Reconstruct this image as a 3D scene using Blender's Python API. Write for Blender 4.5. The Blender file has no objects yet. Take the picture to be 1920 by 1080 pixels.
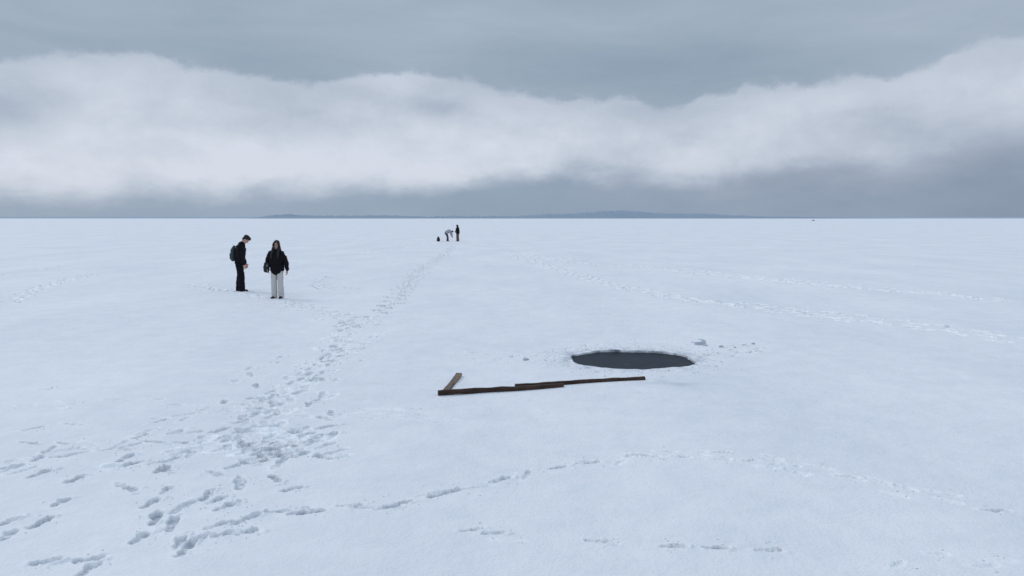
import bpy, bmesh, math, random
import numpy as np
from mathutils import Vector, Matrix, noise as mn
random.seed(7)
S = bpy.context.scene
COL = S.collection
R = math.radians
S.view_settings.view_transform = 'Standard'
S.view_settings.look = 'None'
S.view_settings.exposure = 0

# ------------------------------------------------------------ camera
F = 1387.0; HOR = 409.0; CH = 2.4
PIT = math.atan((540-HOR)/F)
cd = bpy.data.cameras.new('Camera'); cam = bpy.data.objects.new('Camera', cd); COL.objects.link(cam)
cd.sensor_width = 36; cd.lens = F/1920*36; cd.clip_start = 0.05; cd.clip_end = 30000
cam.location = (0, 0, CH); cam.rotation_euler = (math.pi/2-PIT, 0, 0)
S.camera = cam

def ray(px, py):
    dx = (px-960)/F; dy = (540-py)/F
    return (dx, dy*math.sin(PIT)+math.cos(PIT), dy*math.cos(PIT)-math.sin(PIT))
def G(px, py):
    d = ray(px, py); t = -CH/d[2]
    return (d[0]*t, d[1]*t)
def azel(px, py):
    d = ray(px, py)
    return math.atan2(d[0], d[1]), math.atan2(d[2], math.hypot(d[0], d[1]))

def lin(r, g, b):
    f = lambda c: (c/255/12.92) if c/255 <= .04045 else ((c/255+.055)/1.055)**2.4
    return (f(r), f(g), f(b), 1)

# ------------------------------------------------------------ materials
def mat(name, col, rough=.8, spec=.3, var=.15, scale=20, bump=.0, bscale=60):
    m = bpy.data.materials.new(name); m.use_nodes = True
    nt = m.node_tree; b = nt.nodes['Principled BSDF']
    b.inputs['Roughness'].default_value = rough
    b.inputs['Specular IOR Level'].default_value = spec
    tc = nt.nodes.new('ShaderNodeTexCoord')
    n = nt.nodes.new('ShaderNodeTexNoise'); n.inputs['Scale'].default_value = scale; n.inputs['Detail'].default_value = 5
    nt.links.new(tc.outputs['Object'], n.inputs['Vector'])
    mx = nt.nodes.new('ShaderNodeMix'); mx.data_type = 'RGBA'
    mx.inputs[6].default_value = tuple(c*(1-var) for c in col[:3])+(1,)
    mx.inputs[7].default_value = tuple(min(1, c*(1+var)) for c in col[:3])+(1,)
    nt.links.new(n.outputs['Fac'], mx.inputs[0]); nt.links.new(mx.outputs[2], b.inputs['Base Color'])
    if bump:
        n2 = nt.nodes.new('ShaderNodeTexNoise'); n2.inputs['Scale'].default_value = bscale; n2.inputs['Detail'].default_value = 4
        nt.links.new(tc.outputs['Object'], n2.inputs['Vector'])
        bp = nt.nodes.new('ShaderNodeBump'); bp.inputs['Strength'].default_value = bump; bp.inputs['Distance'].default_value = .02
        nt.links.new(n2.outputs['Fac'], bp.inputs['Height']); nt.links.new(bp.outputs[0], b.inputs['Normal'])
    return m

def snow_mat():
    m = bpy.data.materials.new('snow_cover'); m.use_nodes = True
    nt = m.node_tree; N = nt.nodes; L = nt.links; b = N['Principled BSDF']
    b.inputs['Roughness'].default_value = .75; b.inputs['Specular IOR Level'].default_value = .15
    g = N.new('ShaderNodeNewGeometry')
    mp = N.new('ShaderNodeMapping'); mp.inputs['Scale'].default_value = (1, .45, 1); L.new(g.outputs['Position'], mp.inputs['Vector'])
    def nz(sc, det, vec):
        n = N.new('ShaderNodeTexNoise'); n.inputs['Scale'].default_value = sc; n.inputs['Detail'].default_value = det
        n.inputs['Roughness'].default_value = .6
        L.new(vec, n.inputs['Vector']); return n.outputs['Fac']
    a = nz(.35, 6, mp.outputs[0]); c = nz(2.2, 6, g.outputs['Position'])
    mx = N.new('ShaderNodeMix'); mx.data_type = 'RGBA'
    rmp = N.new('ShaderNodeMapRange'); rmp.inputs[1].default_value = .38; rmp.inputs[2].default_value = .64
    av = N.new('ShaderNodeMath'); av.operation = 'MULTIPLY_ADD'; av.inputs[1].default_value = .4
    s1 = N.new('ShaderNodeMath'); s1.operation = 'MULTIPLY'; s1.inputs[1].default_value = .6; L.new(a, s1.inputs[0])
    L.new(c, av.inputs[0]); L.new(s1.outputs[0], av.inputs[2])
    L.new(av.outputs[0], rmp.inputs[0]); L.new(rmp.outputs[0], mx.inputs[0])
    mx.inputs[6].default_value = (.735, .74, .775, 1); mx.inputs[7].default_value = (.84, .838, .86, 1)
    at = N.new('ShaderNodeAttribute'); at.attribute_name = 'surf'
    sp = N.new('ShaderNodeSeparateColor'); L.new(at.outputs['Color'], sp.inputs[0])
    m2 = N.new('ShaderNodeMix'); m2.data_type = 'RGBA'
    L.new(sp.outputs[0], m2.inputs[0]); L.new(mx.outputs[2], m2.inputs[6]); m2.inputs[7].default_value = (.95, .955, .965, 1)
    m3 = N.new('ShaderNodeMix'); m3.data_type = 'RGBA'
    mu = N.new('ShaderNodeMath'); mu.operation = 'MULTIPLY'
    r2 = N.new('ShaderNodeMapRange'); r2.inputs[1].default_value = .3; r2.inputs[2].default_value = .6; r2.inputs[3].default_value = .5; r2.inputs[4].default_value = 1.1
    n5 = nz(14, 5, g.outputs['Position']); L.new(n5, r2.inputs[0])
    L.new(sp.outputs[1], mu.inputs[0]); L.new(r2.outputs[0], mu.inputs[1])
    L.new(mu.outputs[0], m3.inputs[0]); L.new(m2.outputs[2], m3.inputs[6]); m3.inputs[7].default_value = (.34, .375, .43, 1)  # grey for slush and for shade painted into the prints
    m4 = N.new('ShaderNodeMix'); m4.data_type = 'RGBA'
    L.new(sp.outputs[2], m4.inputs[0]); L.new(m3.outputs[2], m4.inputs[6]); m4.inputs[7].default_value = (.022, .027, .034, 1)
    L.new(m4.outputs[2], b.inputs['Base Color'])
    f1 = nz(40, 5, g.outputs['Position']); f2 = nz(5, 4, g.outputs['Position'])
    ad = N.new('ShaderNodeMath'); ad.operation = 'ADD'; L.new(f1, ad.inputs[0])
    m5 = N.new('ShaderNodeMath'); m5.operation = 'MULTIPLY'; m5.inputs[1].default_value = 5.5; L.new(f2, m5.inputs[0]); L.new(m5.outputs[0], ad.inputs[1])
    bp = N.new('ShaderNodeBump'); bp.inputs['Strength'].default_value = .32; bp.inputs['Distance'].default_value = .02
    L.new(ad.outputs[0], bp.inputs['Height']); L.new(bp.outputs[0], b.inputs['Normal'])
    return m
M_SNOW = snow_mat()
M_LUMP = mat('snow_lump', (.86, .865, .885, 1), .7, .2, .06, 12, .3, 40)
M_ICE = mat('grey_ice', (.50, .54, .59, 1), .5, .4, .25, 9, .4, 30)
M_SKIN = mat('skin', lin(205, 160, 140), .5, .4, .06, 30)
M_SKIN2 = mat('skin_tan', lin(180, 135, 115), .5, .4, .06, 30)
M_BLACK = mat('black_cloth', (.007, .007, .009, 1), .9, .2, .3, 15, .3, 90)
M_BLACK2 = mat('black_denim', (.009, .009, .012, 1), .9, .15, .3, 15, .3, 120)
M_PALE = mat('pale_cloth', lin(200, 197, 194), .9, .2, .06, 8, .3, 60)
M_GREYJ = mat('grey_jacket', lin(170, 172, 178), .85, .2, .1, 8, .2, 60)
M_BROWN = mat('brown_cloth', lin(110, 86, 66), .9, .2, .15, 10, .2, 60)
M_DGREY = mat('dark_grey_cloth', lin(72, 74, 80), .9, .2, .15, 10, .2, 60)
M_HAIR = mat('black_hair', (.010, .009, .009, 1), .6, .4, .4, 50, .6, 90)
M_PACK = mat('grey_green_nylon', lin(66, 78, 78), .7, .3, .15, 12, .2, 90)
M_PACKD = mat('dark_nylon', lin(30, 33, 37), .7, .3, .12, 12, .2, 90)
M_SHOE = mat('black_shoe', (.012, .012, .014, 1), .6, .4, .2, 30)
M_SOLE = mat('white_sole', lin(210, 212, 215), .6, .3, .05, 30)
M_EYE = mat('eye_dark', (.02, .015, .012, 1), .3, .5, .1, 30)
M_LIP = mat('lip', lin(160, 95, 90), .5, .4, .05, 30)
M_BAGB = mat('brown_bag', lin(70, 48, 38), .8, .3, .2, 20)

def wood(name, c1, c2, rough=.7):
    m = bpy.data.materials.new(name); m.use_nodes = True
    nt = m.node_tree; N = nt.nodes; L = nt.links; b = N['Principled BSDF']
    b.inputs['Roughness'].default_value = rough; b.inputs['Specular IOR Level'].default_value = .25
    tc = N.new('ShaderNodeTexCoord'); mp = N.new('ShaderNodeMapping'); mp.inputs['Scale'].default_value = (1.2, 22, 22)
    L.new(tc.outputs['Object'], mp.inputs[0])
    n = N.new('ShaderNodeTexNoise'); n.inputs['Scale'].default_value = 2.5; n.inputs['Detail'].default_value = 8; n.inputs['Roughness'].default_value = .65
    L.new(mp.outputs[0], n.inputs['Vector'])
    r = N.new('ShaderNodeValToRGB'); r.color_ramp.elements[0].position = .3; r.color_ramp.elements[1].position = .72
    r.color_ramp.elements[0].color = c1; r.color_ramp.elements[1].color = c2
    L.new(n.outputs['Fac'], r.inputs[0])
    n2 = N.new('ShaderNodeTexNoise'); n2.inputs['Scale'].default_value = 4; n2.inputs['Detail'].default_value = 5; L.new(tc.outputs['Object'], n2.inputs['Vector'])
    mx = N.new('ShaderNodeMix'); mx.data_type = 'RGBA'; mx.blend_type = 'MULTIPLY'
    mx.inputs[0].default_value = .9; L.new(r.outputs[0], mx.inputs[6])
    r2 = N.new('ShaderNodeMapRange'); r2.inputs[1].default_value = .3; r2.inputs[2].default_value = .7; r2.inputs[3].default_value = .45; r2.inputs[4].default_value = 1.4; L.new(n2.outputs['Fac'], r2.inputs[0])
    L.new(r2.outputs[0], mx.inputs[7]); L.new(mx.outputs[2], b.inputs['Base Color'])
    bp = N.new('ShaderNodeBump'); bp.inputs['Strength'].default_value = .5; bp.inputs['Distance'].default_value = .006
    L.new(n.outputs['Fac'], bp.inputs['Height']); L.new(bp.outputs[0], b.inputs['Normal'])
    return m
M_WOOD = wood('dark_brown_timber', lin(42, 31, 27), lin(88, 66, 55))
M_WOOD2 = wood('weathered_tan_timber', lin(92, 78, 66), lin(140, 122, 102), .85)

# ------------------------------------------------------------ helpers
def tag(o, label=None, cat=None, group=None, kind=None):
    if label: o['label'] = label
    if cat: o['category'] = cat
    if group: o['group'] = group
    if kind: o['kind'] = kind
    return o
def empty(name, loc, rz=0, sc=1):
    o = bpy.data.objects.new(name, None); COL.objects.link(o)
    o.location = loc; o.rotation_euler = (0, 0, rz); o.scale = (sc, sc, sc); o.empty_display_size = .2
    return o
def link(name, me, m, parent=None, smooth=True):
    me.materials.clear(); me.materials.append(m)
    if smooth:
        me.polygons.foreach_set('use_smooth', [True]*len(me.polygons))
    me.name = name
    o = bpy.data.objects.new(name, me); COL.objects.link(o)
    if parent: o.parent = parent
    return o
def bm_obj(name, bm, m, parent=None, smooth=True):
    bmesh.ops.recalc_face_normals(bm, faces=bm.faces)
    me = bpy.data.meshes.new(name); bm.to_mesh(me); bm.free()
    return link(name, me, m, parent, smooth)

def vhash(ix, iy, seed):
    h = (ix.astype(np.int64)*374761393 + iy.astype(np.int64)*668265263 + seed*1442695041) & 0xffffffff
    h = ((h ^ (h >> 13))*1274126177) & 0xffffffff
    return ((h ^ (h >> 16)) & 0xffff)/65535.0
def vn(x, y, seed=0):
    x = np.asarray(x, float); y = np.asarray(y, float)
    ix = np.floor(x); iy = np.floor(y); fx = x-ix; fy = y-iy
    fx = fx*fx*(3-2*fx); fy = fy*fy*(3-2*fy)
    a = vhash(ix, iy, seed); b = vhash(ix+1, iy, seed); c = vhash(ix, iy+1, seed); d = vhash(ix+1, iy+1, seed)
    return (a*(1-fx)+b*fx)*(1-fy)+(c*(1-fx)+d*fx)*fy-.5
def base_h(x, y):
    x = np.asarray(x, float); y = np.asarray(y, float)
    r = np.hypot(x, y); fade = 1/(1+(r/30)**2)
    X = x*.94+y*.34; Y = y*.94-x*.34
    h = .05*vn(X/7+3, Y/9, 1)
    h += (.034*vn(X/1.7, Y/2.3, 2)+.018*vn(X/.62, Y/.8, 3)+.005*vn(X/.23, Y/.3, 4))*fade
    return h
def bh(x, y): return float(base_h(x, y))

# ------------------------------------------------------------ footprints
prints = []   # x,y,angle,L,w,depth,fresh
def add_print(x, y, a, L=.15, w=.055, d=.035, fr=.5):
    prints.append((x, y, a, L, w, d*.9, fr))
def trail(pts, stride=.68, lat=.10, d=.034, jit=.03, L=.15, fr=.5, skip=0., w=.05, rev=False):
    P = [G(*p) for p in pts]
    if rev: P = P[::-1]
    acc = random.random()*stride*.5; k = 0
    for (x0, y0), (x1, y1) in zip(P[:-1], P[1:]):
        seg = math.hypot(x1-x0, y1-y0); a = math.atan2(y1-y0, x1-x0)
        while acc < seg:
            t = acc/seg; s = 1 if k % 2 else -1
            if random.random() >= skip:
                x = x0+(x1-x0)*t-math.sin(a)*lat*s+random.gauss(0, jit)
                y = y0+(y1-y0)*t+math.cos(a)*lat*s+random.gauss(0, jit)
                add_print(x, y, a+random.gauss(0, .14)-s*.12, L*random.uniform(.75, 1.15), w*random.uniform(.8, 1.15), d*random.uniform(.4, 1.15), fr)
            k += 1; acc += stride*random.uniform(.8, 1.2)
        acc -= seg
def one(px, py, px2, py2, d=.04, w=.05, fr=.2):
    x0, y0 = G(px, py); x1, y1 = G(px2, py2)
    L = max(.10, math.hypot(x1-x0, y1-y0)/2)
    add_print((x0+x1)/2, (y0+y1)/2, math.atan2(y1-y0, x1-x0), min(L, .18), w, d*random.uniform(.6, 1.1), fr)
def patch(px, py, sx, sy, n, d=.03):
    for i in range(n):
        x, y = G(px+random.gauss(0, sx), py+random.gauss(0, sy))
        add_print(x, y, random.choice([R(60), R(80), R(240), R(30), R(150)])+random.gauss(0, .4), random.uniform(.09, .15), random.uniform(.038, .055), d*random.uniform(.4, 1.2), random.choice([.15, .35, .8]))

trail([(440, 850), (480, 800), (505, 760), (570, 715), (625, 660), (650, 615), (700, 592)], .5, .11, .036, fr=.3)
trail([(470, 835), (500, 775), (545, 735), (600, 690), (640, 640), (670, 600)], .52, .12, .034, rev=True, fr=.35)
trail([(540, 830), (600, 790), (590, 730), (600, 690), (650, 650), (725, 632)], .55, .1, .032, fr=.3)
trail([(520, 800), (530, 750), (565, 712), (610, 668), (632, 625)], .55, .1, .03, fr=.6)
trail([(455, 860), (500, 850), (560, 845), (620, 830), (665, 815)], .45, .1, .035, fr=.3)
trail([(470, 730), (455, 705), (480, 690), (520, 672), (560, 660)], .5, .1, .03, fr=.3)
trail([(480, 770), (515, 745), (530, 720), (520, 702)], .45, .1, .03)
trail([(590, 745), (585, 715), (605, 695), (640, 690)], .45, .1, .03)
trail([(620, 680), (640, 655), (660, 635), (715, 625)], .45, .1, .03)
trail([(640, 600), (670, 596), (715, 592)], .35, .12, .04, fr=.3)
trail([(630, 610), (660, 605), (690, 608)], .35, .12, .04, fr=.3)
patch(525, 850, 45, 9, 20, .045); patch(575, 815, 38, 16, 22, .036); patch(485, 785, 28, 20, 16); patch(520, 745, 22, 14, 8)
patch(600, 715, 22, 20, 12); patch(660, 603, 28, 7, 26, .04); patch(640, 645, 25, 14, 18); patch(400, 830, 50, 12, 16); patch(300, 845, 60, 16, 8)
trail([(540, 564), (565, 572), (600, 582), (640, 600)], .42, .1, .06, fr=.3)
trail([(532, 568), (570, 577), (610, 590), (660, 608)], .5, .1, .06, fr=.3)
trail([(455, 551), (490, 558), (520, 563)], .4, .1, .055, fr=.6)
trail([(370, 533), (400, 542), (440, 548)], .4, .12, .055, fr=.9)
trail([(365, 538), (410, 546), (450, 552)], .5, .12, .055, fr=.7)
trail([(590, 541), (640, 541), (690, 543)], .45, .12, .055, fr=.6)
trail([(590, 541), (600, 528), (612, 518)], .5, .12, .055, fr=.4)
trail([(400, 490), (440, 486), (500, 484)], .7, .12, .05, fr=1)
trail([(715, 590), (740, 565), (765, 535), (785, 515), (800, 500), (830, 480), (850, 462)], .5, .14, .07, fr=.35)
trail([(705, 588), (730, 568), (758, 540), (778, 516), (795, 498)], .55, .14, .07, fr=.35)
trail([(675, 474), (720, 468), (770, 462), (815, 456)], .5, .18, .07, fr=1, L=.2, w=.07)
trail([(640, 455), (720, 452), (790, 458)], .9, .15, .06, fr=.9, skip=.4)
trail([(860, 455), (900, 462), (960, 470)], .6, .15, .06, fr=1)
patch(845, 455, 18, 1.5, 25, .06)
# tracks across the right
trail([(940, 472), (1000, 482), (1100, 495), (1250, 507), (1400, 522), (1600, 541), (1780, 555), (1919, 568)], .42, .15, .10, fr=1, L=.2, w=.08)
trail([(950, 474), (1010, 480), (1110, 491), (1260, 503), (1410, 519), (1610, 537), (1790, 553)], .7, .13, .09, fr=1, skip=.3, L=.2, w=.07)
trail([(960, 478), (1060, 508), (1150, 533), (1230, 549), (1350, 568), (1480, 583), (1600, 598), (1750, 618), (1915, 642)], .42, .13, .07, fr=1, w=.06)
trail([(970, 484), (1070, 516), (1160, 540), (1240, 556), (1360, 572), (1490, 587), (1610, 604)], .5, .13, .065, fr=1, w=.06)
trail([(1390, 566), (1500, 579), (1620, 592), (1760, 610), (1919, 634)], .48, .12, .065, fr=1, w=.06)
trail([(1060, 452), (1200, 455), (1400, 458), (1600, 470)], 1.0, .2, .06, fr=1, skip=.4, L=.22, w=.09)
# foreground line from the lower left out to the right
trail([(400, 985), (480, 968), (560, 958), (700, 952), (760, 945), (830, 925), (920, 912), (1000, 884), (1080, 870), (1160, 866)], .34, .03, .028, fr=.25, w=.032, L=.13, skip=.12)
trail([(420, 975), (560, 955), (690, 952), (820, 925), (990, 885), (1080, 868), (1180, 850)], .5, .04, .018, fr=.3, w=.025, L=.09, skip=.2)
trail([(1140, 868), (1190, 850), (1240, 857), (1330, 860), (1400, 866), (1470, 880), (1500, 888)], .26, .03, .026, fr=.45, w=.032, L=.10)
trail([(1180, 848), (1300, 850), (1420, 855), (1500, 875), (1600, 892), (1700, 915), (1800, 938), (1890, 960)], .27, .05, .026, fr=.45, w=.032, L=.10, skip=.1)
trail([(1480, 880), (1600, 900), (1700, 928), (1780, 945)], .4, .05, .018, fr=.5, w=.028, L=.09)
for q in [(876, 997, 888, 996), (905, 1003, 942, 1003), (1110, 1016, 1126, 1018), (1240, 1028, 1280, 1029), (1325, 1031, 1350, 1033), (1425, 1035, 1450, 1036), (1850, 956, 1890, 960)]:
    one(*q, d=.032, w=.026)
trail([(960, 1008), (1100, 1018), (1300, 1030), (1500, 1040), (1700, 1050), (1900, 1045)], .4, .04, .009, fr=.3, skip=.45, w=.024, L=.09)
trail([(1640, 1060), (1740, 1040), (1880, 1048)], .4, .08, .010, fr=.3, w=.035, L=.09)
# left side
trail([(0, 885), (90, 862), (170, 848), (240, 826), (310, 795), (370, 775), (430, 742)], .48, .06, .03, w=.042, fr=.3)
trail([(0, 862), (80, 850), (190, 838), (300, 835), (400, 832), (450, 812)], .48, .10, .03, w=.042, fr=.3)
trail([(20, 885), (120, 858), (220, 838), (330, 815), (440, 800)], .5, .07, .028, w=.042, fr=.3)
trail([(45, 756), (90, 760), (125, 764)], .36, .06, .022, w=.035)
trail([(210, 748), (300, 752), (400, 768), (480, 772)], .45, .06, .022, w=.035, fr=.3)
trail([(290, 790), (380, 772), (450, 760), (520, 770), (620, 782), (720, 780), (845, 787)], .36, .05, .024, w=.034, fr=.35)
trail([(640, 775), (720, 768), (830, 776)], .45, .04, .016, fr=.5, w=.034)
trail([(45, 825), (80, 835), (60, 855)], .4, .08, .03, w=.04, fr=.3); trail([(55, 800), (90, 795), (145, 800)], .4, .07, .028, w=.04, fr=.3)
trail([(120, 822), (150, 838), (140, 850)], .35, .08, .032, w=.04, fr=.3)
trail([(300, 1040), (330, 980), (400, 930), (450, 880), (500, 860)], .6, .13, .034, fr=.25)
trail([(20, 570), (60, 545), (110, 530), (175, 515)], .55, .12, .05, fr=.9)
trail([(0, 520), (100, 500), (260, 488)], 1., .12, .03, fr=.8, skip=.5)
trail([(560, 487), (620, 484), (680, 482)], .9, .12, .05, fr=.9, skip=.3)
one(78, 728, 92, 728, .02)
for q in [(215, 868, 250, 852), (222, 878, 250, 868), (285, 888, 318, 874), (390, 880, 412, 892), (508, 888, 524, 905), (218, 905, 255, 922),
          (262, 955, 300, 935), (300, 928, 322, 912), (385, 945, 425, 930), (400, 958, 450, 940), (430, 985, 490, 962), (375, 940, 400, 918), (535, 965, 590, 955),
          (90, 952, 132, 935), (122, 905, 160, 893), (52, 896, 100, 882), (52, 995, 100, 970), (0, 985, 38, 970), (0, 1018, 30, 995),
          (240, 1022, 285, 998), (285, 985, 300, 962), (312, 1002, 332, 968), (330, 1045, 365, 1015), (350, 1020, 390, 1003), (55, 1058, 110, 1052), (135, 1052, 192, 1048), (145, 1080, 180, 1060),
          (400, 1005, 435, 998), (445, 998, 480, 994), (705, 955, 750, 951), (240, 825, 280, 815), (60, 865, 80, 855), (330, 850, 350, 846), (535, 918, 552, 915),
          (450, 858, 475, 870), (515, 835, 545, 860), (800, 935, 862, 920), (0, 880, 40, 872), (300, 878, 318, 884)]:
    one(*q, d=.042, w=.044)
trail([(850, 660), (950, 662), (1040, 668), (1065, 672)], .3, .07, .022, fr=.5, w=.035, L=.08)
trail([(870, 672), (960, 676), (1060, 684)], .35, .1, .018, fr=.5, w=.035, L=.08)
trail([(1060, 655), (1130, 645), (1220, 640), (1300, 648), (1330, 655)], .3, .08, .02, fr=.6, w=.035, L=.08)
trail([(1345, 650), (1400, 648), (1430, 660), (1370, 660)], .3, .06, .04, fr=.3, w=.035, L=.1)
trail([(1140, 600), (1240, 606), (1420, 600)], .9, .1, .03, fr=.4, w=.04, skip=.4)
trail([(1300, 670), (1360, 668), (1420, 655)], .35, .1, .03, fr=.4, w=.04, L=.1)

# ------------------------------------------------------------ ice hole geometry
hl = G(1072, 676); hr = G(1305, 678); hb = G(1190, 657); hf = G(1190, 692)
HCX = (hl[0]+hr[0])/2; HCY = (hb[1]+hf[1])/2; HA = (hr[0]-hl[0])/2; HB = (hb[1]-hf[1])/2
def hole_e(x, y):
    dx = (x-HCX)/HA; dy = (y-HCY)/HB
    rho = np.hypot(dx, dy); an = np.arctan2(dy, dx)
    edge = 1+.09*vn(3+2.2*np.cos(an), 3+2.2*np.sin(an), 11)+.035*vn(x/.27, y/.27, 12)+.03*vn(x/.09, y/.09, 14)
    return (rho-edge)*(HA+HB)/2

# ------------------------------------------------------------ ground sheet
def build_ground():
    fa = 46
    th = np.concatenate([np.arange(-fa, fa, .088), np.arange(fa, 360-fa, 4.0)])*math.pi/180
    rr = [0.03]
    def seg(to, st):
        while rr[-1] < to: rr.append(rr[-1]+st)
    seg(3.3, .3); seg(4.4, .025); seg(8.6, .014); seg(11.2, .021); seg(14.6, .014); seg(26, .033); seg(52, .08); seg(90, .18)
    while rr[-1] < 6500: rr.append(rr[-1]*1.06)
    rr = np.array(rr); nt_ = len(th); nr = len(rr)
    RR, TH = np.meshgrid(rr, th, indexing='ij')
    X = RR*np.sin(TH); Y = RR*np.cos(TH)
    Z = base_h(X, Y)
    Z *= np.clip((3000-RR)/2500, 0, 1)
    dep = np.zeros_like(Z); rim = np.zeros_like(Z); fr = np.zeros_like(Z); shade_slush = np.zeros_like(Z)
    thf = th[:int(round(2*fa/.088))]
    for (x, y, a, L, w, d, fz) in prints:
        r = math.hypot(x, y); t = math.atan2(x, y); e = L*1.9
        i0 = np.searchsorted(rr, r-e); i1 = np.searchsorted(rr, r+e)
        j0 = np.searchsorted(thf, t-e/r); j1 = np.searchsorted(thf, t+e/r)
        if i1 <= i0 or j1 <= j0: continue
        sl = (slice(i0, i1), slice(j0, j1))
        px = X[sl]-x; py = Y[sl]-y
        A = px*math.cos(a)+py*math.sin(a); B = -px*math.sin(a)+py*math.cos(a)
        u = A/L
        B = B-.15*w*np.sin(u*2.5)
        W = w*(1-.40*np.exp(-((u+.15)/.22)**2))*(1+.10*u)
        q = (np.abs(u)**2.6+np.abs(B/W)**2.6)**(1/2.6)
        far = max(0, min(1, (r-10)/15))
        sx_ = .05*(1+far)
        q = q+.42*vn(X[sl]/sx_, Y[sl]/sx_, 5)+.26*vn(X[sl]/.022, Y[sl]/.022, 6)
        tw = .18+.12*far
        s = np.clip((1.05-q)/tw, 0, 1); s = s*s*(3-2*s)
        tread = .82+.16*np.sin(A*2*math.pi/.045+B*10)+.65*vn(X[sl]/.035, Y[sl]/.035, 8)
        D = d*s*tread*(1+.45*np.clip(u, -1, 1))
        dep[sl] = np.maximum(dep[sl], D)
        rm = np.exp(-((q-1.3)/.2)**2)*(.42*d)*(np.clip(.3+2.4*vn(X[sl]/.045, Y[sl]/.045, 9)+.5*u, 0, 1.5))
        rim[sl] = np.maximum(rim[sl], rm)
        fr[sl] = np.maximum(fr[sl], fz*np.clip((1.75-q)/.45, 0, 1))
        shade_slush[sl] = np.maximum(shade_slush[sl], s*(1-fz)*min(1, d/.026)*np.clip(.7+1.5*vn(X[sl]/.05, Y[sl]/.05, 33), 0, 1))  # print floors darkened in colour to deepen their shade
    Z = Z-dep+rim*(dep < .004)
    e = hole_e(X, Y)
    near = RR < 60
    lip = .010*np.exp(-((e-.10)/.09)**2)*(.2+2.0*vn(X/.11, Y/.11, 21))+.020*np.exp(-((e-.3)/.35)**2)*vn(X/.13, Y/.13, 22)
    Z = Z+np.where(near, lip, 0)
    k = np.clip(-e/.03, 0, 1); k = np.where(near, k, 0)
    Z = Z-k*.5
    hole_dark = np.where(near, .8*np.clip((.02-e)/.05+1.6*vn(X/.12, Y/.12, 41), 0, 1)*(e < .07), 0)
    hole_dark = np.where(near & (e < -.004), 1, hole_dark)  # hole wall and rim coloured near black
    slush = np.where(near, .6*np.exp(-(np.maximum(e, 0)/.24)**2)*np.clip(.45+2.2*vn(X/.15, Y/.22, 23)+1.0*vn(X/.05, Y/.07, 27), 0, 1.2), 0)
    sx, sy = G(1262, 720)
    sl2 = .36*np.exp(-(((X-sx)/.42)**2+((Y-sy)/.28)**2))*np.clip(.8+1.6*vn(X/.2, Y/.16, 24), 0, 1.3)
    shade_slush = np.maximum(shade_slush, np.maximum(slush, sl2))
    n = nr*nt_
    co = np.stack([X, Y, Z], -1).reshape(-1, 3)
    idx = np.arange(n).reshape(nr, nt_)
    nx = np.roll(idx, -1, axis=1)
    quads = np.stack([idx[:-1], nx[:-1], nx[1:], idx[1:]], -1).reshape(-1, 4)[:, ::-1]
    me = bpy.data.meshes.new('ground')
    me.vertices.add(n); me.vertices.foreach_set('co', co.ravel().astype(np.float32))
    nq = len(quads)
    me.loops.add(nq*4+nt_); 
    lv = np.concatenate([quads.ravel(), idx[0][::-1]])
    me.loops.foreach_set('vertex_index', lv.astype(np.int32))
    me.polygons.add(nq+1)
    me.polygons.foreach_set('loop_start', (np.arange(nq+1)*4).astype(np.int32))
    me.update(calc_edges=True)
    me.polygons.foreach_set('use_smooth', np.ones(nq+1, bool))
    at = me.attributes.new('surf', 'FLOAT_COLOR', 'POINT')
    c = np.stack([fr, shade_slush, hole_dark, np.ones_like(fr)], -1).reshape(-1)
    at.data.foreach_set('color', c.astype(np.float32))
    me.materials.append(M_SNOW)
    o = bpy.data.objects.new('ground', me); COL.objects.link(o)
    tag(o, 'flat snow covered lake ice marked with footprints', 'snow', kind='structure')
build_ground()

# water in the hole
def build_water():
    bm = bmesh.new(); rings = []
    for k in range(1, 9):
        rings.append([bm.verts.new((HCX+HA*1.12*k/8*math.cos(t*math.pi/32), HCY+HB*1.12*k/8*math.sin(t*math.pi/32), -.035+bh(HCX, HCY))) for t in range(64)])
    bm.faces.new(rings[0])
    for a, b in zip(rings[:-1], rings[1:]):
        for i in range(64): bm.faces.new((a[i], a[(i+1) % 64], b[(i+1) % 64], b[i]))
    m = bpy.data.materials.new('dark_lake_water'); m.use_nodes = True
    nt = m.node_tree; N = nt.nodes; L = nt.links; b = N['Principled BSDF']
    g = N.new('ShaderNodeNewGeometry')
    n = N.new('ShaderNodeTexNoise'); n.inputs['Scale'].default_value = 5; n.inputs['Detail'].default_value = 7; n.inputs['Roughness'].default_value = .65
    L.new(g.outputs['Position'], n.inputs['Vector'])
    r = N.new('ShaderNodeValToRGB'); r.color_ramp.elements[0].position = .56; r.color_ramp.elements[1].position = .85
    r.color_ramp.elements[0].color = (.022, .029, .038, 1); r.color_ramp.elements[1].color = (.06, .07, .085, 1)
    L.new(n.outputs['Fac'], r.inputs[0]); L.new(r.outputs[0], b.inputs['Base Color'])
    b.inputs['Roughness'].default_value = .35; b.inputs['Specular IOR Level'].default_value = .5
    b.inputs['IOR'].default_value = 1.08
    n2 = N.new('ShaderNodeTexNoise'); n2.inputs['Scale'].default_value = 14; n2.inputs['Detail'].default_value = 3; L.new(g.outputs['Position'], n2.inputs['Vector'])
    bp = N.new('ShaderNodeBump'); bp.inputs['Strength'].default_value = .05; bp.inputs['Distance'].default_value = .01
    L.new(n2.outputs['Fac'], bp.inputs['Height']); L.new(bp.outputs[0], b.inputs['Normal'])
    o = bm_obj('water', bm, m)
    tag(o, 'dark still lake water showing in the round hole in the ice', 'water', kind='structure')
build_water()

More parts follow.
